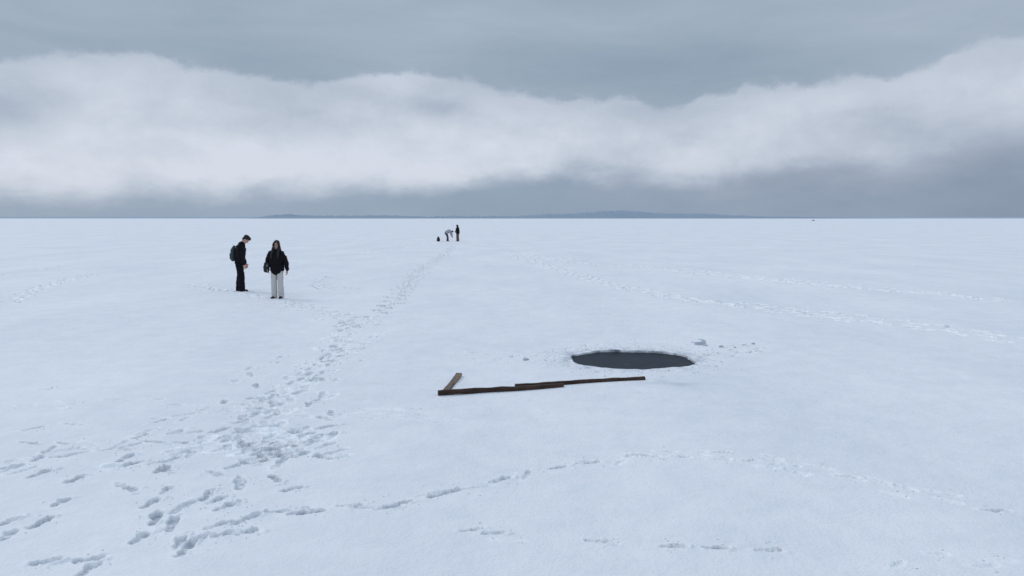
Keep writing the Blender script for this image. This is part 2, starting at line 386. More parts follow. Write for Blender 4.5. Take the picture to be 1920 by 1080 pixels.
# ------------------------------------------------------------ snow lumps
def lump_mesh(name, sx, sy, sz, seed, facet=.35, wedge=0.):
    bm = bmesh.new(); bmesh.ops.create_icosphere(bm, subdivisions=3, radius=1)
    for v in bm.verts:
        c = v.co.copy()
        k = 1+facet*mn.noise(c*1.3+Vector((seed*3.1, 0, seed)))+.12*mn.noise(c*4+Vector((seed, seed, 0)))
        m = max(abs(c.x), abs(c.y), abs(c.z))
        c = c*(k*(.65+.35/m*.8))
        z = c.z*(1+wedge*c.x)
        v.co = Vector((c.x*sx, c.y*sy, max(z*sz, -.35*sz)))
    me = bpy.data.meshes.new(name)
    bmesh.ops.recalc_face_normals(bm, faces=bm.faces); bm.to_mesh(me); bm.free()
    return me
def slab_mesh(name):
    bm = bmesh.new(); rs = []
    out_ = [(-.13, -.03), (-.07, -.07), (.01, -.06), (.07, -.075), (.13, -.045), (.14, .0), (.08, .05), (.02, .085), (-.05, .05), (-.11, .04)]
    for z, k in ((-.02, .86), (-.014, 1.), (.008, .98), (.018, .85)):
        rs.append([bm.verts.new((x*k+.012*mn.noise(Vector((x*40, y*40, z*90))), y*k+.01*mn.noise(Vector((x*30, y*50, z*70))), z+.3*(y+.05)+.014*mn.noise(Vector((x*24, y*24, z*30))))) for x, y in out_])
    for a, b in zip(rs[:-1], rs[1:]):
        for i in range(10): bm.faces.new((a[i], a[(i+1) % 10], b[(i+1) % 10], b[i]))
    bm.faces.new(rs[0]); bm.faces.new(rs[-1])
    bmesh.ops.triangulate(bm, faces=bm.faces)
    bmesh.ops.recalc_face_normals(bm, faces=bm.faces)
    me = bpy.data.meshes.new(name); bm.to_mesh(me); bm.free(); return me
x, y = G(1312, 646)
o = link('ice_chunk', slab_mesh('ice_chunk'), M_ICE, smooth=False); o.location = (x, y, bh(x, y)+.022); o.rotation_euler = (R(12), R(-12), .3); o.scale = (.92, .8, 1.1)
q = link('snow_cap', lump_mesh('snow_cap', .085, .05, .024, 4, .6, -.4), M_LUMP, o); q.location = (-.015, .02, .03)
tag(o, 'tilted broken grey ice chunk capped with snow behind the right end of the hole', 'ice chunk')
lm = [lump_mesh('snow_lump', 1, 1, .8, 20+i, .5) for i in range(4)]
spots = [(1352, 650, .03), (1368, 656, .028), (1395, 647, .035), (1412, 645, .03), (1405, 660, .03), (1425, 660, .024), (1378, 652, .02), (1333, 655, .022), (1298, 642, .026), (1322, 648, .03), (1345, 662, .02)]
for i, (px, py, s) in enumerate(spots):
    x, y = G(px, py)
    o = link('snow_lump', lm[i % 4].copy(), M_ICE if i % 3 == 0 else M_LUMP); o.location = (x, y, bh(x, y)+.005); o.scale = (s*1.4, s*1.1, s); o.rotation_euler = (0, 0, i*1.3)
    tag(o, 'small snow lump among those scattered to the right of the water hole', 'snow lump', 'small snow lumps right of the water hole')
for px, py, s, lb, mm in [(986, 675, .04, 'small greyish snow lump lying alone to the left of the water hole', M_ICE),
                      (1773, 612, .07, 'lone white snow lump on the footprint track at far right', M_LUMP),
                      (958, 668, .025, 'tiny snow lump farther left of the hole, left of the greyish one', M_LUMP)]:
    x, y = G(px, py)
    o = link('snow_lump', lm[1].copy(), mm); o.location = (x, y, bh(x, y)+.008); o.scale = (s*1.3, s, s)
    tag(o, lb, 'snow lump')

def crumbs():
    vs = []; fs = []
    oct_ = [(1, 0, 0), (-1, 0, 0), (0, 1, 0), (0, -1, 0), (0, 0, 1), (0, 0, -1)]
    of = [(0, 2, 4), (2, 1, 4), (1, 3, 4), (3, 0, 4), (2, 0, 5), (1, 2, 5), (3, 1, 5), (0, 3, 5)]
    def put(x, y, s):
        b0 = len(vs); z = bh(x, y)+s*.35
        for q in oct_:
            k = s*random.uniform(.6, 1.3)
            vs.append((x+q[0]*k+random.gauss(0, s*.2), y+q[1]*k+random.gauss(0, s*.2), z+q[2]*k*.8))
        fs.extend([tuple(b0+i for i in f) for f in of])
    for (x, y, a, L, w, d, fz) in prints:
        r = math.hypot(x, y)
        for i in range(5 if r < 15 else 7):
            an = a+random.choice([1, -1])*random.uniform(.2, 1.9); k = random.uniform(1.0, 2.0)
            cx = x+math.cos(an)*L*k*.8; cy = y+math.sin(an)*L*k*.8
            if float(hole_e(cx, cy)) < .05: continue
            put(cx, cy, random.uniform(.003, .010)*(1 if r < 12 else 1.6 if r < 20 else 3.0))
    for i in range(520):
        t = random.uniform(0, 6.28); k = 1.05+abs(random.gauss(0, .3))
        put(HCX+HA*k*math.cos(t)*1.03, HCY+HB*k*math.sin(t)*1.03, random.uniform(.005, .018))
    me = bpy.data.meshes.new('snow_crumbs'); me.from_pydata(vs, [], fs)
    o = link('snow_crumbs', me, M_LUMP)
    tag(o, 'loose snow crumbs kicked up beside the footprints', 'snow', kind='stuff')
crumbs()

# ------------------------------------------------------------ timbers
def timber(name, p0, p1, w, h, m, z=0., z1=None, seed=0, label='', sag=0., roll=0.):
    x0, y0 = p0; x1, y1 = p1; L = math.hypot(x1-x0, y1-y0)
    bm = bmesh.new(); n = 24; rings = []
    prof = []
    b = .006
    for (sx, sy) in ((1, 1), (-1, 1), (-1, -1), (1, -1)):
        cx = sx*(w/2-b); cy = sy*(h/2-b)
        a0 = math.atan2(sy, sx)
        for da in (-.6, 0, .6): prof.append((cx+b*1.2*math.cos(a0+da), cy+b*1.2*math.sin(a0+da)))
    for i in range(n+1):
        t = i/n; r = []
        ins = .994 if i in (0, n) else 1
        for (py, pz) in prof:
            j = mn.noise(Vector((t*6*L, py*30+seed*7, pz*30)))*.006
            r.append(bm.verts.new(((t-.5)*L+(mn.noise(Vector((py*60, pz*60, seed+i*9)))*.014 if i in (0, n) else 0),
                                   py*ins+j+sag*math.sin(t*math.pi)*.5, pz*ins+j+.005*math.sin(t*5+seed))))
        rings.append(r)
    k = len(prof)
    for a, c in zip(rings[:-1], rings[1:]):
        for i in range(k): bm.faces.new((a[i], a[(i+1) % k], c[(i+1) % k], c[i]))
    bm.faces.new(rings[0]); bm.faces.new(rings[-1][::-1])
    o = bm_obj(name, bm, m, smooth=False)
    za = bh(x0, y0)+h/2+z; zb = bh(x1, y1)+h/2+(z if z1 is None else z1)
    o.location = ((x0+x1)/2, (y0+y1)/2, (za+zb)/2)
    o.rotation_euler = (roll, -math.atan2(zb-za, L), math.atan2(y1-y0, x1-x0))
    tag(o, label, 'timber')
    return o
tA = timber('timber', G(821, 741), G(1056, 724.5), .05, .062, M_WOOD, .002, -.012, 1, 'left dark brown timber on the snow, its left end meeting the pale board', sag=.015)
tB = timber('timber', G(966, 725), G(1209, 713), .05, .052, M_WOOD, .004, -.004, 5, 'right dark brown timber pointing towards the water hole', sag=-.015)
tC = timber('wooden_board', G(836, 734), G(861, 704.5), .085, .035, M_WOOD2, -.004, .004, 9, 'short pale tan board at an angle behind the left end of the timbers')
def nails(o, pts):
    for (lx, ly, lz) in pts:
        bm = bmesh.new(); bmesh.ops.create_cone(bm, cap_ends=True, segments=10, radius1=.006, radius2=.004, depth=.006)
        q = bm_obj('nail', bm, M_PACKD, o); q.location = (lx, ly, lz)
nails(tA, [(-.8, .01, .033), (-.76, -.012, .033)]); nails(tB, [(.85, .01, .028), (.8, -.01, .028)]); nails(tC, [(.45, .025, .02), (.45, -.025, .02)])

# ------------------------------------------------------------ figure toolkit
def ring_frame(t):
    t = t.normalized()
    ref = Vector((1, 0, 0)) if abs(t.x) < .85 else Vector((0, 1, 0))
    s = (ref-t*ref.dot(t)).normalized()
    return s, t.cross(s).normalized()
def tube(bm, pts, rad, seg=16):
    P = [Vector(p) for p in pts]; RD = [(r, r) if not isinstance(r, tuple) else r for r in rad]
    secs = []
    n = len(P)
    for i in range(n):
        t = (P[min(i+1, n-1)]-P[max(i-1, 0)])
        s, u = ring_frame(t)
        if i == 0:
            for a in (80, 55, 28):
                m = min(RD[0]); secs.append((P[0]-t.normalized()*m*math.sin(R(a)), s, u, RD[0][0]*math.cos(R(a)), RD[0][1]*math.cos(R(a))))
        secs.append((P[i], s, u, RD[i][0], RD[i][1]))
        if i == n-1:
            for a in (28, 55, 80):
                m = min(RD[-1]); secs.append((P[-1]+t.normalized()*m*math.sin(R(a)), s, u, RD[-1][0]*math.cos(R(a)), RD[-1][1]*math.cos(R(a))))
    rings = [[bm.verts.new(c+s*(a*math.cos(2*math.pi*k/seg))+u*(b*math.sin(2*math.pi*k/seg))) for k in range(seg)] for (c, s, u, a, b) in secs]
    for a, b in zip(rings[:-1], rings[1:]):
        for k in range(seg): bm.faces.new((a[k], a[(k+1) % seg], b[(k+1) % seg], b[k]))
    bm.faces.new(rings[0][::-1]); bm.faces.new(rings[-1])
def blob(bm, c, r, M=None):
    m = Matrix.Translation(Vector(c)) @ (M.to_4x4() if M else Matrix.Identity(4)) @ Matrix.Diagonal((r[0], r[1], r[2], 1))
    bmesh.ops.create_uvsphere(bm, u_segments=20, v_segments=14, radius=1, matrix=m)
def fuse(name, bm, m, parent, vox=.007, smooth=4, wr=0., wsc=9., tile=0):
    bmesh.ops.recalc_face_normals(bm, faces=bm.faces)
    me = bpy.data.meshes.new(name); bm.to_mesh(me); bm.free()
    o = bpy.data.objects.new('tmp', me); COL.objects.link(o)
    r = o.modifiers.new('r', 'REMESH'); r.mode = 'VOXEL'; r.voxel_size = vox
    s = o.modifiers.new('s', 'SMOOTH'); s.iterations = smooth; s.factor = .5
    dg = bpy.context.evaluated_depsgraph_get(); dg.update()
    me2 = bpy.data.meshes.new_from_object(o.evaluated_get(dg))
    bpy.data.objects.remove(o); bpy.data.meshes.remove(me)
    if wr:
        nm = [v.normal.copy() for v in me2.vertices]
        for v, nn in zip(me2.vertices, nm):
            c = v.co
            k = mn.noise(Vector((c.x*wsc, c.y*wsc, c.z*wsc*1.8)))+.5*mn.noise(Vector((c.x*wsc*2.3, c.y*wsc*2.3, c.z*wsc*3.4)))
            v.co = c+nn*(k*wr)
    return link(name, me2, m, parent)

def hand(bm, w, d, n, s):
    w = Vector(w); d = Vector(d).normalized(); n = Vector(n); n = (n-d*n.dot(d)).normalized(); l = d.cross(n)*s
    for o_ in (-.026, -.009, .009, .026):
        tube(bm, [w+l*o_*.6, w+d*.045+l*o_, w+d*.088+l*o_], [.015, .015, .012], 10)
    for o_, ln in ((.029, .066), (.0105, .076), (-.009, .070), (-.028, .056)):
        a = w+d*.082+l*o_; b = a+(d*.97+n*.25).normalized()*ln*.45; c = b+(d*.8+n*.6).normalized()*ln*.33; e = c+(d*.5+n*.85).normalized()*ln*.25
        tube(bm, [a, b, c, e], [.0092, .0088, .008, .007], 8)
    a = w+d*.025+l*.03; b = a+(d*.6+l*.75+n*.3).normalized()*.04; c = b+(d*.9+l*.25+n*.35).normalized()*.03
    tube(bm, [a, b, c], [.014, .0115, .009], 8)

def head(bm, c, M):
    c = Vector(c)
    def q(v): return c+M @ Vector(v)
    blob(bm, q((0, .012, .025)), (.074, .092, .092), M)
    blob(bm, q((0, -.028, -.035)), (.058, .062, .075), M)
    blob(bm, q((0, -.06, -.09)), (.026, .024, .02), M)
    tube(bm, [q((0, -.086, .01)), q((0, -.102, -.022))], [.008, .0125], 8)
    blob(bm, q((0, -.087, -.055)), (.022, .012, .007), M)
    blob(bm, q((0, -.076, .028)), (.05, .014, .012), M)
    for s in (1, -1): blob(bm, q((.076*s, .012, -.012)), (.011, .019, .032), M)

def person(label, loc, rz, J, sc, style, vox=.007, group=None):
    root = empty('person', loc, rz, sc); tag(root, label, 'person', group)
    HM = Matrix.Rotation(J.get('yaw', 0), 3, 'Z') @ Matrix.Rotation(J['tilt'], 3, 'X')
    pel = Vector(J['pelvis']); ch = Vector(J['chest']); nk = Vector(J['neck']); hd = Vector(J['head'])
    mid = pel.lerp(ch, .45)
    bm = bmesh.new()
    tube(bm, [pel-Vector((0, 0, .03)), mid, ch, ch.lerp(nk, .55)], [(.15, .11), (.13, .095), (.165, .11), (.12, .08)], 20)
    tube(bm, [ch.lerp(nk, .7), nk, hd+HM @ Vector((0, .02, -.07))], [.07, .055, .052])
    head(bm, hd, HM)
    for s in ('L', 'R'):
        sh, el, wr = (Vector(J[k+s]) for k in ('sh', 'el', 'wr'))
        hp, kn, an = (Vector(J[k+s]) for k in ('hip', 'kn', 'an'))
        tube(bm, [ch.lerp(nk, .5).lerp(sh, .4), sh, sh.lerp(el, .5), el, el.lerp(wr, .4), wr], [.06, .056, .046, .038, .036, .026])
        tube(bm, [hp, hp.lerp(kn, .45), kn, kn.lerp(an, .35), an, an+Vector((0, .0, -.03))], [.088, .075, .056, .054, .036, .038])
        td = Vector(J.get('toe'+s, (0, -1, 0)))
        tube(bm, [an+Vector((0, 0, -.045))-td*.04, an+Vector((0, 0, -.055))+td*.12], [.034, (.04, .025)])
        hand(bm, wr, J['hd'+s], J.get('hn'+s, (1 if s == 'L' else -1, 0, 0)), -1 if s == 'L' else 1)
    fuse('body', bm, style.get('skin', M_SKIN), root, .005, 2)
    for s in (1, -1):
        b2 = bmesh.new(); blob(b2, hd+HM @ Vector((.028*s, -.083, .006)), (.012, .007, .006), HM); bm_obj('eye', b2, M_EYE, root)
    b2 = bmesh.new(); blob(b2, hd+HM @ Vector((0, -.093, -.055)), (.021, .010, .006), HM); bm_obj('mouth', b2, M_LIP, root)
    hw, kw, aw = style['leg']
    bm = bmesh.new()
    tube(bm, [pel-Vector((0, 0, .05)), pel+Vector((0, 0, .04)), mid], [(.17, .13), (.165, .125), (.145, .11)], 20)
    for s in ('L', 'R'):
        hp, kn, an = (Vector(J[k+s]) for k in ('hip', 'kn', 'an'))
        tube(bm, [hp, hp.lerp(kn, .5), kn, kn.lerp(an, .55), an+Vector((0, 0, -.015))], [hw, hw*.5+kw*.5, kw, kw*.45+aw*.55, aw], 18)
    fuse('trousers', bm, style['trouser_m'], root, vox, 4, .010, 8)
    jx, jy, hem = style['jacket']
    down = (pel-ch).normalized()
    bm = bmesh.new()
    lo = pel+down*hem
    tube(bm, [lo, pel, mid, ch, ch.lerp(nk, .5)], [(jx*.95, jy*.95), (jx*1.02, jy*1.02), (jx, jy), (jx*1.02, jy*1.0), (jx*.72, jy*.72)], 24)
    tube(bm, [ch.lerp(nk, .6), nk+(nk-ch).normalized()*.0], [.09, .08])
    sw = style['sleeve']
    for s in ('L', 'R'):
        sh, el, wr = (Vector(J[k+s]) for k in ('sh', 'el', 'wr'))
        tube(bm, [ch.lerp(nk, .5).lerp(sh, .3), sh-Vector((0, 0, .01)), sh.lerp(el, .5), el, el.lerp(wr, .55), wr.lerp(el, .04)], [sw*1.05, sw*1.05, sw, sw*.93, sw*.85, sw*.62], 16)
    fuse('jacket', bm, style['jacket_m'], root, vox, 5, style.get('wr', .012), 7)
    for s in ('L', 'R'):
        an = Vector(J['an'+s]); td = Vector(J.get('toe'+s, (0, -1, 0))); z0 = Vector((0, 0, -an.z))
        b = an+z0
        bm = bmesh.new()
        tube(bm, [b-td*.055+Vector((0, 0, .05)), b+td*.05+Vector((0, 0, .05)), b+td*.16+Vector((0, 0, .038))], [(.042, .042), (.046, .042), (.042, .03)])
        tube(bm, [b+Vector((0, 0, .05)), an+Vector((0, 0, .01))], [.046, .048])
        sh_ = fuse('shoe', bm, style.get('shoe_m', M_SHOE), root, .007, 2)
        bm = bmesh.new()
        tube(bm, [b-td*.06+Vector((0, 0, .012)), b+td*.05+Vector((0, 0, .012)), b+td*.165+Vector((0, 0, .012))], [(.046, .016), (.049, .016), (.044, .016)])
        fuse('sole', bm, style.get('sole_m', M_SOLE), sh_, .006, 1)
    bm = bmesh.new()
    if style['top'] == 'curly':
        blob(bm, hd+HM @ Vector((0, .028, .052)), (.088, .098, .086), HM)
        blob(bm, hd+HM @ Vector((0, -.02, .085)), (.075, .075, .05), HM)
        blob(bm, hd+HM @ Vector((0, .06, -.01)), (.07, .05, .07), HM)
        fuse('hair', bm, M_HAIR, root, .006, 1, .02, 28)
        bm = bmesh.new()
        blob(bm, nk+Vector((0, .055, .0)), (.12, .07, .06)); blob(bm, nk+Vector((0, .0, .0)), (.1, .085, .045))
        fuse('collar_hood', bm, style['jacket_m'], root, .007, 3, .008, 12)
    elif style['top'] == 'long':
        q = lambda v: hd+HM @ Vector(v)
        blob(bm, q((0, .03, .035)), (.092, .10, .10), HM)
        for s in (1, -1):
            tube(bm, [q((.035*s, -.055, .095)), q((.076*s, -.05, .04)), q((.083*s, -.035, -.05)), nk+Vector((.085*s, -.05, .0)), nk+Vector((.10*s, -.125, -.12)), nk+Vector((.095*s, -.15, -.22))],
                 [.026, .027, .034, .045, .04, .02])
        tube(bm, [q((0, .07, .02)), nk+Vector((0, .09, .02)), nk+Vector((0, .13, -.18))], [(.085, .05), (.11, .05), (.09, .03)], 18)
        fuse('hair', bm, M_HAIR, root, .006, 2, .008, 22)
        bm = bmesh.new(); blob(bm, nk+Vector((0, .07, -.02)), (.13, .07, .05)); blob(bm, nk+Vector((0, .0, -.03)), (.11, .09, .04))
        fuse('collar', bm, style['jacket_m'], root, .007, 3, .008, 12)
    elif style['top'] == 'hood':
        blob(bm, hd+HM @ Vector((0, .035, .03)), (.108, .115, .125), HM)
        blob(bm, hd+HM @ Vector((0, .03, .09)), (.07, .08, .075), HM)
        tube(bm, [hd+HM @ Vector((0, .05, -.02)), nk+Vector((0, .02, .04)), nk+Vector((0, .0, -.04))], [(.115, .09), (.135, .10), (.17, .11)], 20)
        fuse('hood', bm, style['jacket_m'], root, .006, 3, .006, 14)
    else:
        blob(bm, hd+HM @ Vector((0, .02, .05)), (.085, .098, .08), HM); blob(bm, hd+HM @ Vector((0, .055, -.01)), (.07, .05, .07), HM)
        fuse('hair', bm, M_HAIR, root, .007, 2, .004, 20)
    return root

def stand(**k):
    J = dict(pelvis=(0, .02, .95), chest=(0, .0, 1.29), neck=(0, .01, 1.46), head=(0, -.01, 1.62), tilt=0,
             shL=(.185, .0, 1.41), elL=(.25, .02, 1.13), wrL=(.25, -.04, .88), hdL=(0, -.1, -1),
             shR=(-.185, .0, 1.41), elR=(-.25, .02, 1.13), wrR=(-.25, -.04, .88), hdR=(0, -.1, -1),
             hipL=(.09, .02, .91), knL=(.1, .0, .50), anL=(.105, .03, .09),
             hipR=(-.09, .02, .91), knR=(-.1, .0, .50), anR=(-.105, .03, .09), toeL=(.12, -.99, 0), toeR=(-.12, -.99, 0),
             hnL=(-1, 0, 0), hnR=(1, 0, 0))
    J.update(k); return J

# person in black hoodie, side-on, looking down
mx_, my_ = G(452, 547); MZ = bh(mx_, my_)-.012
JM = stand(pelvis=(0, .02, .96), chest=(0, -.03, 1.30), neck=(0, -.09, 1.475), head=(0, -.20, 1.60), tilt=R(50),
           shL=(.19, -.04, 1.42), elL=(.225, .0, 1.13), wrL=(.2, -.12, .85), hdL=(-.05, -.35, -1),
           shR=(-.19, -.04, 1.42), elR=(-.225, -.02, 1.13), wrR=(-.19, -.15, .84), hdR=(.05, -.4, -1),
           anL=(.09, .08, .09), anR=(-.09, -.05, .09), knL=(.095, .03, .5), knR=(-.095, -.04, .5))
person('person in black hooded top and black trousers, wearing a backpack and looking down', (mx_, my_, MZ), R(97), JM, 1.06,
       dict(leg=(.112, .102, .096), trouser_m=M_BLACK2, jacket=(.205, .158, .02), jacket_m=M_BLACK, sleeve=.072, top='curly', wr=.018, shoe_m=M_SHOE))

def xf(root_loc, rz, sc, name, label, cat):
    r = empty(name, root_loc, rz, sc); tag(r, label, cat); return r
bp_ = xf((mx_, my_, MZ), R(97), .92, 'backpack', 'grey green backpack worn by the person in black looking down', 'backpack')
off = Matrix.Rotation(R(97), 3, 'Z') @ Vector((0, .165, 1.0))*1.05
bp_.location = Vector((mx_, my_, MZ))+off
bm = bmesh.new(); tube(bm, [(0, .05, .0), (0, .055, .16), (0, .04, .34), (0, .0, .44)], [(.13, .07), (.145, .085), (.14, .075), (.11, .05)], 20)
fuse('main_compartment', bm, M_PACK, bp_, .008, 3, .008, 9)
bm = bmesh.new(); tube(bm, [(0, .115, .03), (0, .125, .19)], [(.10, .035), (.10, .035)], 16); fuse('front_pocket', bm, M_PACKD, bp_, .007, 2, .005, 12)
for s in (1, -1):
    bm = bmesh.new(); tube(bm, [(.13*s, .02, .08), (.165*s, -.08, .12), (.155*s, -.33, .24), (.135*s, -.37, .36), (.11*s, -.33, .45), (.1*s, -.2, .52), (.09*s, -.03, .44)], [(.014, .022)]*7, 8)
    fuse('shoulder_strap', bm, M_PACKD, bp_, .006, 1)
bm = bmesh.new(); tube(bm, [(-.04, .0, .47), (-.02, .0, .51), (.02, .0, .51), (.04, .0, .47)], [.009]*4, 8); bm_obj('top_handle', bm, M_PACKD, bp_)

# person in black jacket and pale trousers, facing the camera
wx, wy = G(520.5, 559.5); WZ = bh(wx, wy)-.012
JW = stand(chest=(0, .01, 1.27), neck=(0, .01, 1.43), head=(.02, -.01, 1.60), tilt=R(8), yaw=R(12),
           shL=(.17, .0, 1.37), elL=(.275, .03, 1.10), wrL=(.325, -.02, .85), hdL=(.03, -.1, -1),
           shR=(-.17, .0, 1.37), elR=(-.29, .05, 1.11), wrR=(-.24, -.10, .89), hdR=(.3, -.3, -1),
           knL=(.10, -.0, .50), knR=(-.10, .0, .50), anL=(.105, .03, .09), anR=(-.105, .03, .09))
person('person with long dark hair, black jacket and pale trousers facing the camera', (wx, wy, WZ), R(-6), JW, 1.015,
       dict(leg=(.096, .086, .086), trouser_m=M_PALE, jacket=(.212, .155, .11), jacket_m=M_BLACK, sleeve=.076, top='long', wr=.022, skin=M_SKIN2))
off = Matrix.Rotation(R(-6), 3, 'Z') @ Vector((-.27, -.11, .80))
bg = xf(Vector((wx, wy, WZ))+off, R(-6), 1.0, 'shoulder_bag', 'black shoulder bag hanging at the hip of the person in pale trousers', 'bag')
bm = bmesh.new(); tube(bm, [(0, 0, .04), (0, 0, .16), (.01, 0, .27)], [(.09, .05), (.095, .055), (.08, .035)], 18); fuse('bag_body', bm, M_PACKD, bg, .007, 2, .008, 10)
bm = bmesh.new(); tube(bm, [(.04, -.052, .19), (.045, -.05, .225)], [(.014, .009), (.013, .009)], 10); fuse('white_patch', bm, M_GREYJ, bg, .005, 1)
bm = bmesh.new(); tube(bm, [(.0, 0, .28), (.02, -.06, .42), (.08, -.06, .55), (.13, .02, .645), (.16, .12, .66), (.12, .24, .5), (.03, .22, .35), (.0, .03, .27)], [(.012, .012)]*8, 8); bm_obj('strap', bm, M_PACKD, bg)

# far group
fx, fy = G(858, 452.8)
JF = stand(head=(0, -.05, 1.61), tilt=R(25), elL=(.26, -.0, 1.14), wrL=(.12, -.22, 1.0), hdL=(-.5, -.6, -.4), elR=(-.26, .0, 1.14), wrR=(-.12, -.22, 1.0), hdR=(.5, -.6, -.4))
person('person standing far off on the ice in a black coat and brown trousers', (fx, fy, bh(fx, fy)-.01), R(-55), JF, .97,
       dict(leg=(.11, .095, .095), trouser_m=M_BROWN, jacket=(.24, .19, .06), jacket_m=M_BLACK, sleeve=.08, top='hood', wr=.01), vox=.009)
gx, gy = G(840, 452.8)
JB = stand(pelvis=(0, .2, .86), chest=(0, -.12, 1.02), neck=(0, -.29, 1.0), head=(0, -.43, .95), tilt=R(70),
           shL=(.18, -.23, 1.0), elL=(.2, -.33, .74), wrL=(.13, -.40, .50), hdL=(-.1, -.3, -1), shR=(-.18, -.23, 1.0), elR=(-.2, -.33, .74), wrR=(-.13, -.42, .50), hdR=(.1, -.3, -1),
           hipL=(.09, .2, .84), knL=(.11, .06, .46), anL=(.12, .1, .09), hipR=(-.09, .2, .84), knR=(-.11, .0, .46), anR=(-.12, -.02, .09))
person('person far off bending forward in a pale grey jacket, reaching down to the ice', (gx, gy, bh(gx, gy)-.01), R(80), JB, 1.05,
       dict(leg=(.11, .095, .09), trouser_m=M_DGREY, jacket=(.22, .18, -.03), jacket_m=M_GREYJ, sleeve=.08, top='hair', wr=.01), vox=.009)
kx, ky = G(822, 453)
rb = empty('rucksack', (kx, ky, bh(kx, ky)), .5); tag(rb, 'small dark brown rucksack resting on the snow left of the bending person', 'rucksack')
bm = bmesh.new(); tube(bm, [(0, 0, .1), (0, 0, .25), (0, .02, .38)], [(.18, .14), (.17, .13), (.12, .09)], 18); fuse('bag_body', bm, M_BAGB, rb, .01, 2, .015, 9)
bm = bmesh.new(); tube(bm, [(0, -.14, .12), (0, -.13, .22)], [(.12, .05), (.11, .05)], 14); fuse('front_pocket', bm, M_PACKD, rb, .01, 2)
bm = bmesh.new(); tube(bm, [(0, .0, .38), (0, .02, .44)], [(.13, .1), (.08, .06)], 14); fuse('top_flap', bm, M_BLACK, rb, .01, 2)
# tiny low sled far away to the right
sx, sy = G(1525, 414)
rs = empty('sled', (sx, sy, 0), .1); tag(rs, 'tiny dark low sled far away on the ice just below the horizon at right', 'sled')
bm = bmesh.new(); tube(bm, [(-1.1, 0, .55), (0, 0, .5), (1.1, 0, .6)], [(.25, .3), (.4, .35), (.2, .2)], 14); bm_obj('hull', bm, M_DGREY, rs)
for s in (1, -1):
    bm = bmesh.new(); tube(bm, [(-1.1, .35*s, .05), (1., .35*s, .05), (1.3, .35*s, .3)], [.06]*3, 8); bm_obj('runner', bm, M_DGREY, rs)

# ------------------------------------------------------------ distant shore hills
def hills(name, D, depth, prof, col, label, jag):
    bm = bmesh.new(); xs = []
    x = prof[0][0]
    while x <= prof[-1][0]:
        for (a, b) in zip(prof[:-1], prof[1:]):
            if a[0] <= x <= b[0]:
                t = (x-a[0])/(b[0]-a[0]+1e-9); xs.append((x, a[1]+(b[1]-a[1])*t)); break
        x += 1.6
    rows = []
    for k, f in enumerate((0, .55, .85, 1, .6, 0)):
        row = []
        for (px, h) in xs:
            yy = D+depth*k/5; X = (px-960)/F*D
            j = jag*(vn(px/2.3, k*1.7, 31)+.7*vn(px/9, k*.5, 32))*2 if 0 < k < 5 else 0
            row.append(bm.verts.new((X, yy, -1 if f == 0 else max(.5, (h+float(j)*min(1, h/4))*f*D/F*1.0))))
        rows.append(row)
    for a, b in zip(rows[:-1], rows[1:]):
        for i in range(len(a)-1): bm.faces.new((a[i], a[i+1], b[i+1], b[i]))
    m = mat(name+'_haze', col, 1, 0, .05, .004)  # distance haze is put into the base colour
    o = bm_obj(name, bm, m); tag(o, label, 'hills', kind='structure')
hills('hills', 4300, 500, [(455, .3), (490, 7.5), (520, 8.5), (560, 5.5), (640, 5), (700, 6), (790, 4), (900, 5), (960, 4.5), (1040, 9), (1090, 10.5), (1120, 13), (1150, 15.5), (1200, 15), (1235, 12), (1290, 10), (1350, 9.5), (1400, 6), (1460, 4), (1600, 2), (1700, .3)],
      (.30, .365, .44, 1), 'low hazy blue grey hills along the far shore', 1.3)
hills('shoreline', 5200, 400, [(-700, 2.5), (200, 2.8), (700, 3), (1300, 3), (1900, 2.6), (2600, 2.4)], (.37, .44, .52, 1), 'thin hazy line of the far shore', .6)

# ------------------------------------------------------------ sky
w = bpy.data.worlds.new('World'); S.world = w; w.use_nodes = True
nt = w.node_tree; N = nt.nodes; L = nt.links
for n in list(N): N.remove(n)
out = N.new('ShaderNodeOutputWorld'); bgn = N.new('ShaderNodeBackground'); L.new(bgn.outputs[0], out.inputs[0])
def sock(i, v):
    if isinstance(v, (int, float)): i.default_value = v
    else: L.new(v, i)
def Mt(op, a, b=0., c=None, clamp=False):
    n = N.new('ShaderNodeMath'); n.operation = op; n.use_clamp = clamp
    sock(n.inputs[0], a); sock(n.inputs[1], b)
    if c is not None: sock(n.inputs[2], c)
    return n.outputs[0]
def smooth(v, a, b, c=0., d=1.):
    n = N.new('ShaderNodeMapRange'); n.interpolation_type = 'SMOOTHSTEP'
    sock(n.inputs[0], v); n.inputs[1].default_value = a; n.inputs[2].default_value = b; n.inputs[3].default_value = c; n.inputs[4].default_value = d
    return n.outputs[0]
def mixc(f, a, b, bt='MIX'):
    n = N.new('ShaderNodeMix'); n.data_type = 'RGBA'; n.blend_type = bt; sock(n.inputs[0], f)
    for i, v in ((6, a), (7, b)):
        if isinstance(v, tuple): n.inputs[i].default_value = v
        else: L.new(v, n.inputs[i])
    return n.outputs[2]
tc = N.new('ShaderNodeTexCoord'); sp = N.new('ShaderNodeSeparateXYZ'); L.new(tc.outputs['Generated'], sp.inputs[0])
az = Mt('ARCTAN2', sp.outputs[0], sp.outputs[1]); el = Mt('ARCSINE', sp.outputs[2])
AZR = .75; ELR = .5
u = Mt('MULTIPLY_ADD', az, 1/(2*AZR), .5, True)
